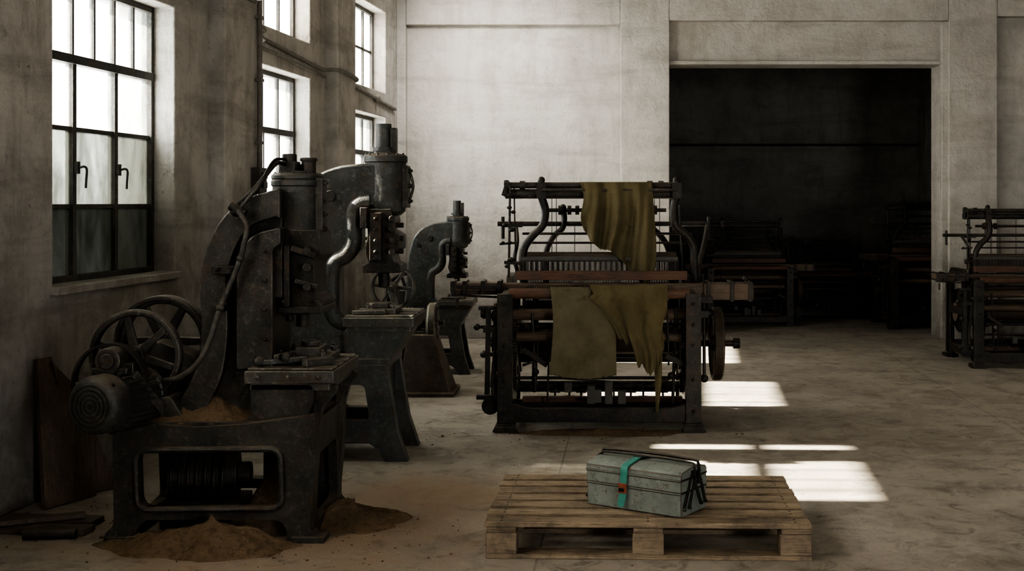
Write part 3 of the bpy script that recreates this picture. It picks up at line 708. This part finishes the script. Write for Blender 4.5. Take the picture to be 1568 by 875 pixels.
# ---------------------------------------------------------------- power loom
def L(u,v,yl):  # image coordinates at loom depth to loom-local position
    y=7.2+yl; return Vector(((u-900)*y/1900-.076, yl, 1.33+(310-v)*y/1900))
def loom(name,loc,cloths=True):
    T=Thing(name,(0,0,0))
    s=T.bm('side_frames',IRON_D,.004)
    out=rp([(-.03,0,0),(.13,0,0),(.13,.05),(.16,.07),(.74,.07),(.77,.05),(.77,0,0),(.93,0,0),(.91,.08),(.88,.14),(.88,.80),(.80,.88),(.42,.88),(.32,.82),(.0,.80),(-.01,.12)],.03)
    h1=rp([(.07,.14),(.37,.14),(.37,.44),(.07,.44)],.04); h2=rp([(.07,.51),(.37,.51),(.34,.73),(.07,.72)],.04)
    h3=rp([(.45,.14),(.80,.14),(.80,.44),(.45,.44)],.04); h4=rp([(.45,.51),(.80,.51),(.78,.79),(.45,.79)],.04)
    XL,XR=-.555,.535
    for x in (XL,XR):
        prism(s,[out,h1,h2,h3,h4],x-.02,x+.02,'yz')
        bx(s,x-.045,x+.045,-.035,.012,.05,.80); bx(s,x-.06,x+.06,-.06,.10,0,.035); bx(s,x-.06,x+.06,.8,.95,0,.035)
        bx(s,x-.04,x+.04,.87,.90,.05,.80)
        for z in (.12,.3,.5,.62,.74): bolt(s,(x,-.035,z),(0,-1,0),.013,.014)
        prism(s,[rp([(x-.045,.05),(x+.045,.05),(x+.075,.0),(x-.075,.0)],.01)],-.04,.02)
    r=T.bm('cross_rails',IRON_D,.004)
    prism(r,[rp([(XL,.055),(XR,.055),(XR,.17),(.42,.135),(-.42,.135),(XL,.17)],.02)],-.02,.03)
    bx(r,XL,XR,.84,.87,.10,.17); bx(r,XL,XR,.84,.87,.60,.66); bx(r,XL,XR,.40,.44,.07,.12)
    for v,y,rr in ((579,.15,.010),(592,.25,.012),(520,.2,.016),(500,.12,.010),(545,.5,.014),(486,.3,.012)):
        a=L(798,v,y);b=L(1050,v,y); cyl(r,(XL,y,a.z),(XR,y,b.z),rr,n=10)
    u=T.bm('upper_posts',IRON_D,0)
    for y in (.35,):
        tube(u,[L(803,442,y),L(800,405,y),L(803,380,y),L(815,362,y),L(831,345,y),L(835,322,y),L(829,300,y),L(828,278,y)],.030,12,flat=.8)
        tube(u,[L(1066,444,y),L(1063,405,y),L(1062,378,y),L(1050,360,y),L(1034,345,y),L(1032,320,y),L(1036,300,y),L(1036,278,y)],.030,12,flat=.8)
        for uu in (829,1036):
            sph(u,L(uu,276,y),.022); bx(u,L(uu-7,0,y).x,L(uu+7,0,y).x,y-.04,y+.04,L(0,304,y).z,L(0,280,y).z)
    for y in (.78,):
        tube(u,[L(836,440,y),L(836,400,y),L(838,380,y),L(848,362,y),L(861,350,y),L(864,335,y),L(862,318,y)],.024,12,flat=.8)
        tube(u,[L(1028,440,y),L(1026,400,y),L(1022,378,y),L(1012,362,y),L(1000,350,y),L(997,335,y),L(998,318,y)],.024,12,flat=.8)
        for uu in (862,998): sph(u,L(uu,318,y),.022)
    tube(u,[L(1066,444,.35),L(1072,400,.5),L(1078,375,.6),L(1084,345,.7)],.016,8)
    tube(u,[L(800,430,.35),L(788,400,.4),L(792,370,.45),L(790,345,.6)],.012,8)
    t=T.bm('top_rails',IRON,0)
    cyl(t,L(774,284,.35),L(1040,284,.35),.019,n=12); cyl(t,L(774,297,.38),L(1040,297,.38),.030,n=16)
    cyl(t,L(830,291,.30),L(1036,291,.30),.010,n=10)
    for uu in (776,800,829,995,1012,1036): cyl(t,L(uu-4,284,.35),L(uu+4,284,.35),.028,n=14)
    for uu in (775,1038): cyl(t,L(uu,302,.35),L(uu,276,.35),.014,n=10); 
    cyl(t,L(762,343,.78),L(1086,343,.78),.016,n=10); cyl(t,L(838,322,.78),L(1020,322,.78),.013,n=10)
    cyl(t,L(800,358,.6),L(1060,358,.6),.008,n=8); cyl(t,L(812,372,.45),L(1050,372,.45),.007,n=8)
    for uu in (770,1085): cyl(t,L(uu,366,.78),L(uu,332,.78),.012,n=10)
    for uu in (858,872,884,1003): cyl(t,L(uu-3,322,.78),L(uu+3,322,.78),.03,n=16)
    hgr=T.bm('harness_levers',IRON_D,.002)
    cyl(hgr,L(781,284,.33),L(779,425,.33),.008,n=8); cyl(hgr,L(787,284,.36),L(790,420,.36),.005,n=8)
    for uu,v,rr in ((781,300,.018),(780,318,.014),(773,345,.016),(784,352,.018),(780,372,.015),(770,372,.012),(782,398,.02),(776,408,.014),(786,325,.014)): sph(hgr,L(uu,v,.33),rr,(1.1,1,.8),8)
    bar(hgr,L(768,346,.33),L(800,346,.33),.014,.018); bar(hgr,L(765,374,.33),L(792,372,.33),.012,.014); bar(hgr,L(772,402,.33),L(802,404,.33),.014,.02)
    bar(hgr,L(775,284,.33),L(770,300,.33),.012,.02); 
    for uu,y in ((845,.45),(852,.5),(905,.45),(960,.5),(1002,.45),(1010,.5),(880,.6),(985,.6)):
        cyl(hgr,L(uu,300 if y<.55 else 345,y),L(uu,398,y),.0025,n=6)
    cyl(hgr,L(1040,300,.4),L(1046,440,.4),.007,n=8)
    bar(hgr,L(1030,352,.4),L(1060,360,.4),.014,.02)
    hd=T.bm('heddle_frames',BROWNW,.002)
    for y,v in ((.42,392),(.47,396),(.52,389)):
        a=L(800,v,y); b=L(1036,v,y); bx(hd,a.x,b.x,y-.008,y+.008,a.z-.012,a.z+.012)
        bx(hd,a.x,a.x+.015,y-.008,y+.008,a.z-.30,a.z); bx(hd,b.x-.015,b.x,y-.008,y+.008,a.z-.30,a.z); bx(hd,a.x,b.x,y-.008,y+.008,a.z-.31,a.z-.29)
    hw_=T.bm('heddle_wires',STEEL,0)
    a=L(802,394,.47); b=L(1034,394,.47)
    for i in range(120):
        x=a.x+(b.x-a.x)*i/119; bx(hw_,x-.0025,x+.0025,.455+(i%2)*.02,.459+(i%2)*.02,a.z-.30,a.z)
    re=T.bm('reed',STEEL,0)
    a=L(797,400,.32); b=L(1038,414,.32)
    bx(re,a.x,b.x,.31,.33,a.z-.004,a.z+.008); 
    n=95
    for i in range(n):
        x=a.x+(b.x-a.x)*i/(n-1); bx(re,x-.0022,x+.0022,.314,.326,b.z-.05,a.z)
    rb=T.bm('reed_cap',GREYBOX,.003)
    bx(rb,a.x,b.x,.30,.34,a.z+.004,a.z+.026)
    w=T.bm('sley_wood',LOOMW,.004)
    a=L(790,415,.27); b=L(1052,429,.27); bx(w,a.x,b.x,.24,.30,b.z,a.z)
    wl=T.bm('race_board',BROWNW,.005)
    a=L(692,434,.24); b=L(1153,456,.24); bx(wl,a.x+.02,b.x,.20,.30,b.z+.02,a.z)
    c1=L(1078,434,.2); c2=L(1153,459,.2); bx(wl,c1.x,c2.x,.16,.34,c2.z,c1.z)
    c1=L(690,433,.2); c2=L(768,446,.2); bx(wl,c1.x,c2.x,.17,.33,c2.z,c1.z)
    bi=T.bm('shuttle_boxes',IRON_D,.003)
    for uu in (694,712,740,765): bx(bi,L(uu-3,0,.2).x,L(uu+3,0,.2).x,.155,.345,L(0,450,.2).z,L(0,430,.2).z)
    bar(bi,L(692,452,.2),L(775,456,.2),.02,.012); bar(bi,L(700,440,.16),L(765,440,.16),.008,.02); cyl(bi,L(700,456,.2),L(700,472,.2),.01,n=8)
    for uu in (1084,1148,1120): bx(bi,L(uu-3,0,.2).x,L(uu+3,0,.2).x,.15,.35,L(0,461,.2).z,L(0,431,.2).z)
    cyl(bi,L(1140,430,.2),L(1143,424,.2),.018,n=10)
    for uu in (820,1046): tube(bi,[L(uu,450,.27),L(uu,520,.3),L(uu-2,600,.38)],.018,8)
    bb=T.bm('breast_beam',LOOMW,.003)
    cyl(bb,L(780,450,.0),L(1056,450,.0),.030,n=20)
    a=L(800,608,.3); b=L(1045,616,.3); bx(bb,a.x,b.x,.28,.34,b.z,a.z)
    rl=T.bm('rollers',BROWNW,0)
    cyl(rl,(XL,.13,L(0,482,.13).z),(XR,.13,L(0,482,.13).z),.034,n=18); cyl(rl,(XL,.10,L(0,516,.1).z),(XR,.10,L(0,516,.1).z),.028,n=18)
    cyl(rl,(XL,.72,.45),(XR,.72,.45),.09,n=28)
    wf=T.bm('beam_flanges',IRON_D,.003)
    for x in (XL+.05,XR-.05): lathe(wf,(x,.72,.45),(1,0,0),[(.03,-.012),(.2,-.012),(.2,.012),(.03,.012)],36)
    gear(wf,(XL+.05,.14,.53),(1,0,0),.10,.025,26); gear(wf,(XR-.05,.18,.55),(1,0,0),.12,.025,30); gear(wf,(XR-.05,.15,.37),(1,0,0),.07,.025,18)
    gear(wf,(XL+.05,.20,.33),(1,0,0),.12,.02,30)
    wp=T.bm('warp_threads',THREAD,0)
    z0=L(0,446,.02).z+.035
    for i in range(60):
        x=-.42+i*.84/59; bar(wp,(x,.05,z0-.02),(x,.42,z0-.005),.0022,.0022); bar(wp,(x,.42,z0-.005),(x,.86,.80),.0022,.0022)
    tr=T.bm('treadles',GREYBOX,.003)
    for uu,va,vb in ((905,590,618),(915,596,616),(932,584,618),(952,598,618),(870,585,600)):
        bx(tr,L(uu-6,0,.12).x,L(uu+6,0,.12).x,.08,.13,L(0,vb,.12).z,L(0,va,.12).z)
        bar(tr,L(uu,vb-6,.12),L(uu,vb-12,.7),.02,.02)
    lk=T.bm('linkages',IRON_D,.002)
    for (u1,v1,u2,v2,y,rr) in ((815,480,820,600,.1,.010),(1035,470,1030,620,.1,.010),(1008,560,1008,628,.05,.006),(842,500,838,620,.2,.006),(1022,480,1024,560,.05,.006),(800,560,842,545,.08,.008),(1000,590,1050,570,.1,.01),(860,580,990,588,.2,.006)):
        cyl(lk,L(u1,v1,y),L(u2,v2,y),rr,n=8)
    for uu,v in ((812,545),(820,570),(1035,540),(1028,575),(805,500),(1040,500)): sph(lk,L(uu,v,.08),.022,(1,1,.9),8)
    bar(lk,L(800,535,.05),L(838,560,.05),.02,.03); bar(lk,L(1020,545,.05),L(1050,560,.05),.02,.03)
    for i,(uu,y) in enumerate(((850,.5),(872,.45),(890,.55),(940,.5),(966,.45),(985,.55),(1015,.5))):
        cyl(lk,L(uu,585,y),L(uu,620+(i%3)*4,y),.007,n=8)
        bar(lk,L(uu-8,600+(i%2)*8,y),L(uu+8,600+(i%2)*8,y),.014,.014)
    bx(lk,XL,XR,.55,.58,.33,.37); bx(lk,XL,XR,.30,.33,.56,.60)
    fw=T.bm('hand_wheel',BRONZE,.004)
    c=Vector((.717,.45,.46)); wheel(fw,c,(1,0,0),.226,.035,.062,.045,.09,5,.4,.045)
    fs=T.bm('drive_shaft',IRON_D,.002)
    cyl(fs,(.50,.45,.46),(.84,.45,.46),.02); cyl(fs,(.82,.45,.46),(.86,.45,.46),.034)
    cyl(fs,(XR,.3,.66),(XR+.13,.3,.66),.018); sph(fs,(XR+.12,.3,.66),.032); bar(fs,(XR+.11,.3,.66),(XR+.11,.5,.50),.02,.04)
    gear(fs,(XR+.06,.25,.62),(1,0,0),.075,.02,20); bx(fs,XR+.02,XR+.12,.05,.2,.74,.78); bx(fs,XR+.02,XR+.09,.0,.12,.66,.70)
    cyl(fs,(XR+.07,.05,.30),(XR+.07,.08,.74),.01,n=8); sph(fs,(XR+.07,.05,.3),.024)
    gear(fs,(XL-.06,.1,.66),(1,0,0),.075,.025,20); gear(fs,(XL-.08,.18,.50),(1,0,0),.06,.02,18); gear(fs,(XL-.06,.12,.38),(1,0,0),.05,.02,16)
    cyl(fs,(XL-.14,.1,.66),(XL,.1,.66),.016); cyl(fs,(XL-.15,.1,.68),(XL-.12,.1,.68),.03)
    bar(fs,(XL-.10,.05,.72),(XL-.11,.05,.16),.016,.03); bar(fs,(XL-.05,.02,.6),(XL-.08,.03,.25),.014,.022)
    cyl(fs,(XL-.09,.03,.14),(XL-.09,.10,.14),.05,n=20); wheel(fs,(XL-.07,.12,.22),(1,0,0),.11,.015,.02,.02,.04,4)
    bx(fs,XL-.17,XL-.06,.02,.08,.18,.205); bx(fs,XL-.13,XL-.04,.02,.1,.57,.60); bx(fs,XL-.16,XL-.02,.04,.12,.70,.72)
    cyl(fs,(XL-.13,.06,.44),(XL,.06,.44),.012); cyl(fs,(XL-.17,.06,.60),(XL,.06,.60),.010); sph(fs,(XL-.17,.06,.60),.02)
    sph(fs,(XL-.13,.06,.44),.022)
    T.done()
    if cloths:
        def surf(nm,ns,nt,fn,mat):
            bm=bmesh.new(); g=[[bm.verts.new(fn(i/ns,j/nt)) for j in range(nt+1)] for i in range(ns+1)]
            for i in range(ns):
                for j in range(nt): bm.faces.new((g[i][j],g[i+1][j],g[i+1][j+1],g[i][j+1]))
            o=mkmesh(nm,bm,mat,0,T.e,sharp=90,solid=.0025); return o
        def interp(tab,x):
            for (a,b),(c,d) in zip(tab,tab[1:]):
                if x<=c: return b+(d-b)*(x-a)/(c-a) if c>a else b
            return tab[-1][1]
        def up(s,t):
            vb=interp([(0,348),(.1,370),(.25,382),(.42,384),(.55,398),(.68,418),(.82,436),(.92,434),(1,425)],s)
            vb+=2.5*noise.noise(Vector((s*26,1,0)))
            if t<.1:
                a=t/.1; uu=888+s*108; v=292-13*math.sin(a*math.pi/2+.0)-0; y=.41-.09*a
                if a<1: y=.365+.05*math.cos(a*math.pi/2+.1); 
                return L(uu,v,y)
            a=(t-.1)/.9
            ul=888+6*a+3*math.sin(a*5); ur=998+4*math.sin(a*3.0)+3*a
            uu=ul+(ur-ul)*(s+.02*math.sin(a*7+s*9)*a); v=279+(vb-279)*a
            y=.300-.012*a+(.008+.024*a)*math.sin(2*math.pi*(3.3*s+.35*a*math.sin(s*5)+.1))+.014*math.sin(2*math.pi*(7.1*s+.8*a))*min(1,a*2+.1)+.01*noise.noise(Vector((s*6,a*4,2)))-.015
            return L(uu,v,y)
        surf('hanging_cloth',90,70,up,CLOTH)
        def low(s,t):
            vb=interp([(0,574),(.25,579),(.6,582),(1,575)],s)+2*noise.noise(Vector((s*22,5,0)))
            if t<.1:
                a=t/.1; return L(842+s*100,452-12*math.sin(a*math.pi/2),.06-.05*a) if a<1 else L(842+s*100,440,-.02)
            a=(t-.1)/.9; v=440+(vb-440)*a
            uu=842+s*100+4*math.sin(a*4)*(1-s)+2*a
            return L(uu,v,-.035-.012*min(1,a*8)+(.004+.012*a)*math.sin(2*math.pi*(1.7*s+.4*a))+.012*noise.noise(Vector((s*5,a*5,9))))
        surf('woven_cloth',70,70,low,CLOTH2)
        def rt(s,t):
            vb=interp([(0,500),(.06,520),(.14,518),(.2,530),(.28,520),(.36,540),(.45,566),(.52,556),(.62,570),(.72,576),(.82,566),(.88,570),(.91,632),(.95,636),(.965,575),(1,560)],s)+3*noise.noise(Vector((s*30,8,0)))
            if t<.1:
                a=t/.1; return L(902+s*120,448-11*math.sin(a*math.pi/2),.07-.07*a)
            a=(t-.1)/.9; v=437+(vb-437)*a
            ul=interp([(0,902),(.2,908),(.3,900),(.4,912),(.6,925),(.8,938),(1,945)],a); ur=interp([(0,1022),(.3,1024),(.5,1016),(.75,1018),(1,1012)],a)
            if s>.87: ur=ur-4*a
            uu=ul+(ur-ul)*s+3*math.sin(a*6+s*3)*a
            return L(uu,v,-.062-.012*min(1,a*8)+(.006+.016*a)*math.sin(2*math.pi*(3.1*s+.5*a))+.009*math.sin(2*math.pi*(6.7*s-.4*a))*a+.015*noise.noise(Vector((s*5,a*5,4))))
        surf('torn_cloth',110,80,rt,CLOTH)
    T.e.matrix_basis=Matrix.Translation(Vector(loc))
    return T
l1=loom('power_loom',(.076,7.2,0))
lb=loom('power_loom.001',(3.62,9.95,0),False)
lb.e.matrix_basis=Matrix.Translation((3.62,9.95,0))@Matrix.Scale(.88,4)
dup(lb.e,'power_loom.002',(1.75,13.3,0),.78); 
dup(lb.e,'power_loom.003',(3.72,13.0,0),.92)
dup(lb.e,'power_loom.004',(2.75,14.2,0),.62)
for o in bpy.data.objects:
    if o.parent and o.parent.name.startswith('power_loom.00') and o.parent.name!='power_loom.001':
        o.matrix_parent_inverse=Matrix.Identity(4)

# ---------------------------------------------------------------- pallet
T=Thing('wooden_pallet',(0,0,0))
b=T.bm('deck_boards',PALLETW,.003)
Wd,D=1.215,.81
n=7; sw=.086; gp=(D-n*sw)/(n-1)
for i in range(n):
    y=i*(sw+gp); j=random.uniform(-.006,.006); zz=random.uniform(0,.002)
    M=Matrix.Rotation(random.uniform(-.003,.003),4,'Z')
    bx(b,-Wd/2+j,Wd/2+j,y,y+sw,.119,.138+zz,M)
q=T.bm('stringers',PALLETW,.003)
for x in (-Wd/2,-.06,Wd/2-.12):
    bx(q,x+.005,x+.115,.002,D-.002,.098,.119)
    for y in (.004,D/2-.05,D-.104): bx(q,x+.002,x+.118,y,y+.10,.018,.098)
for y in (.003,D/2-.045,D-.093): bx(q,-Wd/2+.002,Wd/2-.002,y,y+.09,0,.018)
nl=T.bm('nails',IRON_D,0)
for i in range(n):
    y=i*(sw+gp)
    for x in (-Wd/2+.06,0,Wd/2-.06):
        for dy in (.025,.063): cyl(nl,(x,y+dy,.136),(x,y+dy,.1405),.004,n=8)
T.done()
T.e.matrix_basis=Matrix.Translation((.224,4.605,0))@Matrix.Rotation(R(-1.6),4,'Z')

# ---------------------------------------------------------------- toolbox
T=Thing('toolbox',(0,0,0))
hl,hw=.21,.10
b=T.bm('steel_body',TOOLP,.003)
bx(b,-hl,hl,-hw,hw,.0,.088)
bx(b,-hl-.002,hl+.002,-hw-.002,hw+.002,.092,.136)
for s in (-1,1):
    pr=[(s*.002,.140),(s*(hw+.003),.140),(s*(hw+.003),.158),(s*(hw-.008),.168),(s*.02,.178),(s*.002,.178)]
    prism(b,[[Vector(p) for p in pr]],-hl-.003,hl+.003,'yz')
for s in (-1,1):
    bx(b,-hl-.003,hl+.003,s*(hw+.002)-.002,s*(hw+.002)+.002,.084,.093); bx(b,-hl-.003,hl+.003,s*(hw+.004)-.002,s*(hw+.004)+.002,.134,.143)
i_=T.bm('seams',IRON_D,0); bx(i_,-hl+.002,hl-.002,-hw+.002,hw-.002,.08,.142); bx(i_,-hl,hl,-.003,.003,.135,.174)
m=T.bm('cantilever_arms',IRON_D,.001)
for s in (-1,1):
    x=s*(hl+.007)
    bar(m,(x,-.085,.03),(x,-.02,.16),.014,.003,up=(1,0,0)); bar(m,(x,-.045,.03),(x,.01,.155),.014,.003,up=(1,0,0))
    bar(m,(x,.085,.03),(x,.03,.16),.014,.003,up=(1,0,0)); bar(m,(x,.05,.03),(x,-.005,.13),.014,.003,up=(1,0,0))
    for y,z in ((-.085,.03),(-.02,.16),(-.045,.03),(.01,.155),(.085,.03),(.03,.16),(.05,.03)): cyl(m,(x-.006,y,z),(x+.006,y,z),.007,n=10)
h=T.bm('carry_handles',IRON_D,0)
tube(h,[(-hl-.010,.02,.11),(-hl-.012,.022,.16),(-hl-.004,.024,.188),(-hl+.02,.026,.196),(0,.03,.200),(hl-.02,.03,.196),(hl+.004,.028,.188),(hl+.012,.024,.16),(hl+.010,.02,.11)],.0055,8)
tube(h,[(-hl-.010,-.01,.11),(-hl-.012,-.012,.16),(-hl-.002,.0,.182),(-hl+.03,.012,.189),(0,.012,.191),(hl-.03,.012,.189),(hl+.002,-.0,.182),(hl+.012,-.012,.16),(hl+.010,-.01,.11)],.004,8)
st=T.bm('strap',TEAL,0)
x=-.035
path=[(x,.10,.161),(x,.085,.172),(x,.03,.183),(x,.0,.186),(x,-.05,.179),(x,-.09,.171),(x,-.107,.161),(x-.001,-.110,.13),(x-.003,-.112,.09),(x-.004,-.116,.05),(x-.006,-.122,.028)]
ribbon(st,[Vector(p) for p in path],.03,.0035,(1,0,0),5)
cyl(st,(x-.006,-.1237,.028),(x-.006,-.1203,.028),.0155,n=18)
cl=T.bm('clasp',REDC,.002); bx(cl,x-.02,x+.014,-.122,-.112,.066,.104); 
ck=T.bm('clasp_hook',IRON_D,.001); bx(ck,x-.014,x+.008,-.127,-.121,.074,.088); bx(ck,x-.02,x+.02,-.006,.006,.185,.190)
T.done()
T.e.matrix_basis=Matrix.Translation((.229,4.862,.1412))@Matrix.Rotation(R(-33),4,'Z')

# ---------------------------------------------------------------- clutter
T=Thing('leaning_board',(-2.38,5.6,0))
b=T.bm('panel',DARKW,.002)
def quad_board(p,th,nrm):
    nrm=Vector(nrm).normalized()*th
    vs=[Vector(a) for a in p]+[Vector(a)+nrm for a in p]
    addgeo(b,vs,[(0,1,2,3),(4,5,6,7),(0,1,5,4),(1,2,6,5),(2,3,7,6),(3,0,4,7)])
quad_board([(-2.36,5.36,0),(-2.24,5.62,0),(-2.40,5.52,.64),(-2.43,5.44,.64)],.022,(1,-.4,.2))
quad_board([(-2.30,5.62,0),(-2.20,5.78,0),(-2.33,5.60,.5),(-2.39,5.50,.62)],.022,(1,-.4,.2))
T.done()
T=Thing('scrap_planks',(-2.2,5.1,0))
b=T.bm('planks',BROWNW,.003)
bar(b,(-2.42,5.16,.012),(-2.02,5.12,.012),.11,.024,up=(0,0,1)); bar(b,(-2.40,5.02,.012),(-2.0,4.98,.014),.10,.022,up=(0,0,1))
bar(b,(-2.42,4.98,.036),(-2.08,5.14,.036),.05,.02,up=(0,0,1))
i_=T.bm('pipe_offcut',IRON_D,0); cyl(i_,(-2.22,4.88,.02),(-2.02,4.90,.02),.02)
T.done()
mound('dust_heap',.1,7.15,.55,.12,.018,seed=12)
bm=bmesh.new(); rnd=random.Random(3)
def grit(cx,cy,rx,ry,n,s0,s1):
    for i in range(n):
        x=cx+rnd.gauss(0,rx);y=cy+rnd.gauss(0,ry);s=rnd.uniform(s0,s1)*rnd.uniform(.4,1)
        M=Matrix.Translation((x,y,s*.3))@Matrix.Rotation(rnd.uniform(0,6),4,'Z')@Matrix.Diagonal((s,s*rnd.uniform(.5,1),s*.6,1))
        bmesh.ops.create_icosphere(bm,subdivisions=1,radius=1,matrix=M)
grit(-1.1,4.85,.4,.25,220,.002,.008); grit(0.1,7.1,.5,.12,60,.003,.012); grit(.8,7.0,1.5,1.5,50,.002,.006); grit(-1.0,7.0,.3,.3,30,.003,.008); grit(-2.1,5.1,.12,.2,50,.004,.014)
mkmesh('floor_grit',bm,SAND,0,sharp=30)

# ---------------------------------------------------------------- light
w=bpy.data.worlds.new('overcast'); scene.world=w; w.use_nodes=True
bg=w.node_tree.nodes['Background']; bg.inputs[0].default_value=(1,.99,.965,1); bg.inputs[1].default_value=15.0
sun=bpy.data.lights.new('sun','SUN'); sun.energy=75; sun.angle=R(1.0); sun.color=(1,.90,.75)
so=bpy.data.objects.new('sun',sun); scene.collection.objects.link(so)
dv=Vector((1,-.04,-.60)); so.rotation_euler=dv.to_track_quat('-Z','Y').to_euler(); so.location=(-8,6,6)
sp=bpy.data.lights.new('added_wall_spot','SPOT'); sp.energy=210; sp.spot_size=R(92); sp.spot_blend=1; sp.shadow_soft_size=.25; sp.color=(1,.96,.9)  # added spot out of view, brightens the back wall; no fixture there
spo=bpy.data.objects.new('added_wall_spot',sp); scene.collection.objects.link(spo); spo.location=(-1.1,10.3,3.5)
spo.rotation_euler=(Vector((-.95,12.0,2.25))-spo.location).to_track_quat('-Z','Y').to_euler()
def portal(nm,loc,dirn,sx,sy):
    li=bpy.data.lights.new(nm,'AREA'); li.shape='RECTANGLE'; li.size=sx; li.size_y=sy; li.cycles.is_portal=True
    o=bpy.data.objects.new(nm,li); scene.collection.objects.link(o); o.location=loc
    o.rotation_euler=Vector(dirn).to_track_quat('-Z','Z').to_euler()
nin=ML.to_3x3()@Vector((0,-1,0))
for nme,a,b_,c,d in WIN: portal('portal_'+nme,ML@Vector(((a+b_)/2,.33,(c+d)/2)),nin,b_-a,d-c)
portal('portal_fill_opening',(3.9,-3.1,1.25),(0,1,0),1.8,2.5)  # sampling portal for the added fill opening

cam=bpy.data.cameras.new('camera'); co=bpy.data.objects.new('camera',cam); scene.collection.objects.link(co)
co.location=(0,0,CH); co.rotation_euler=(R(90),0,0); cam.sensor_width=36; cam.lens=F/1568*36
cam.shift_x=-116/1568; cam.shift_y=-127.5/1568
scene.camera=co
scene.view_settings.view_transform='AgX'
try: scene.view_settings.look='AgX - High Contrast'
except Exception: pass
scene.view_settings.exposure=0.0
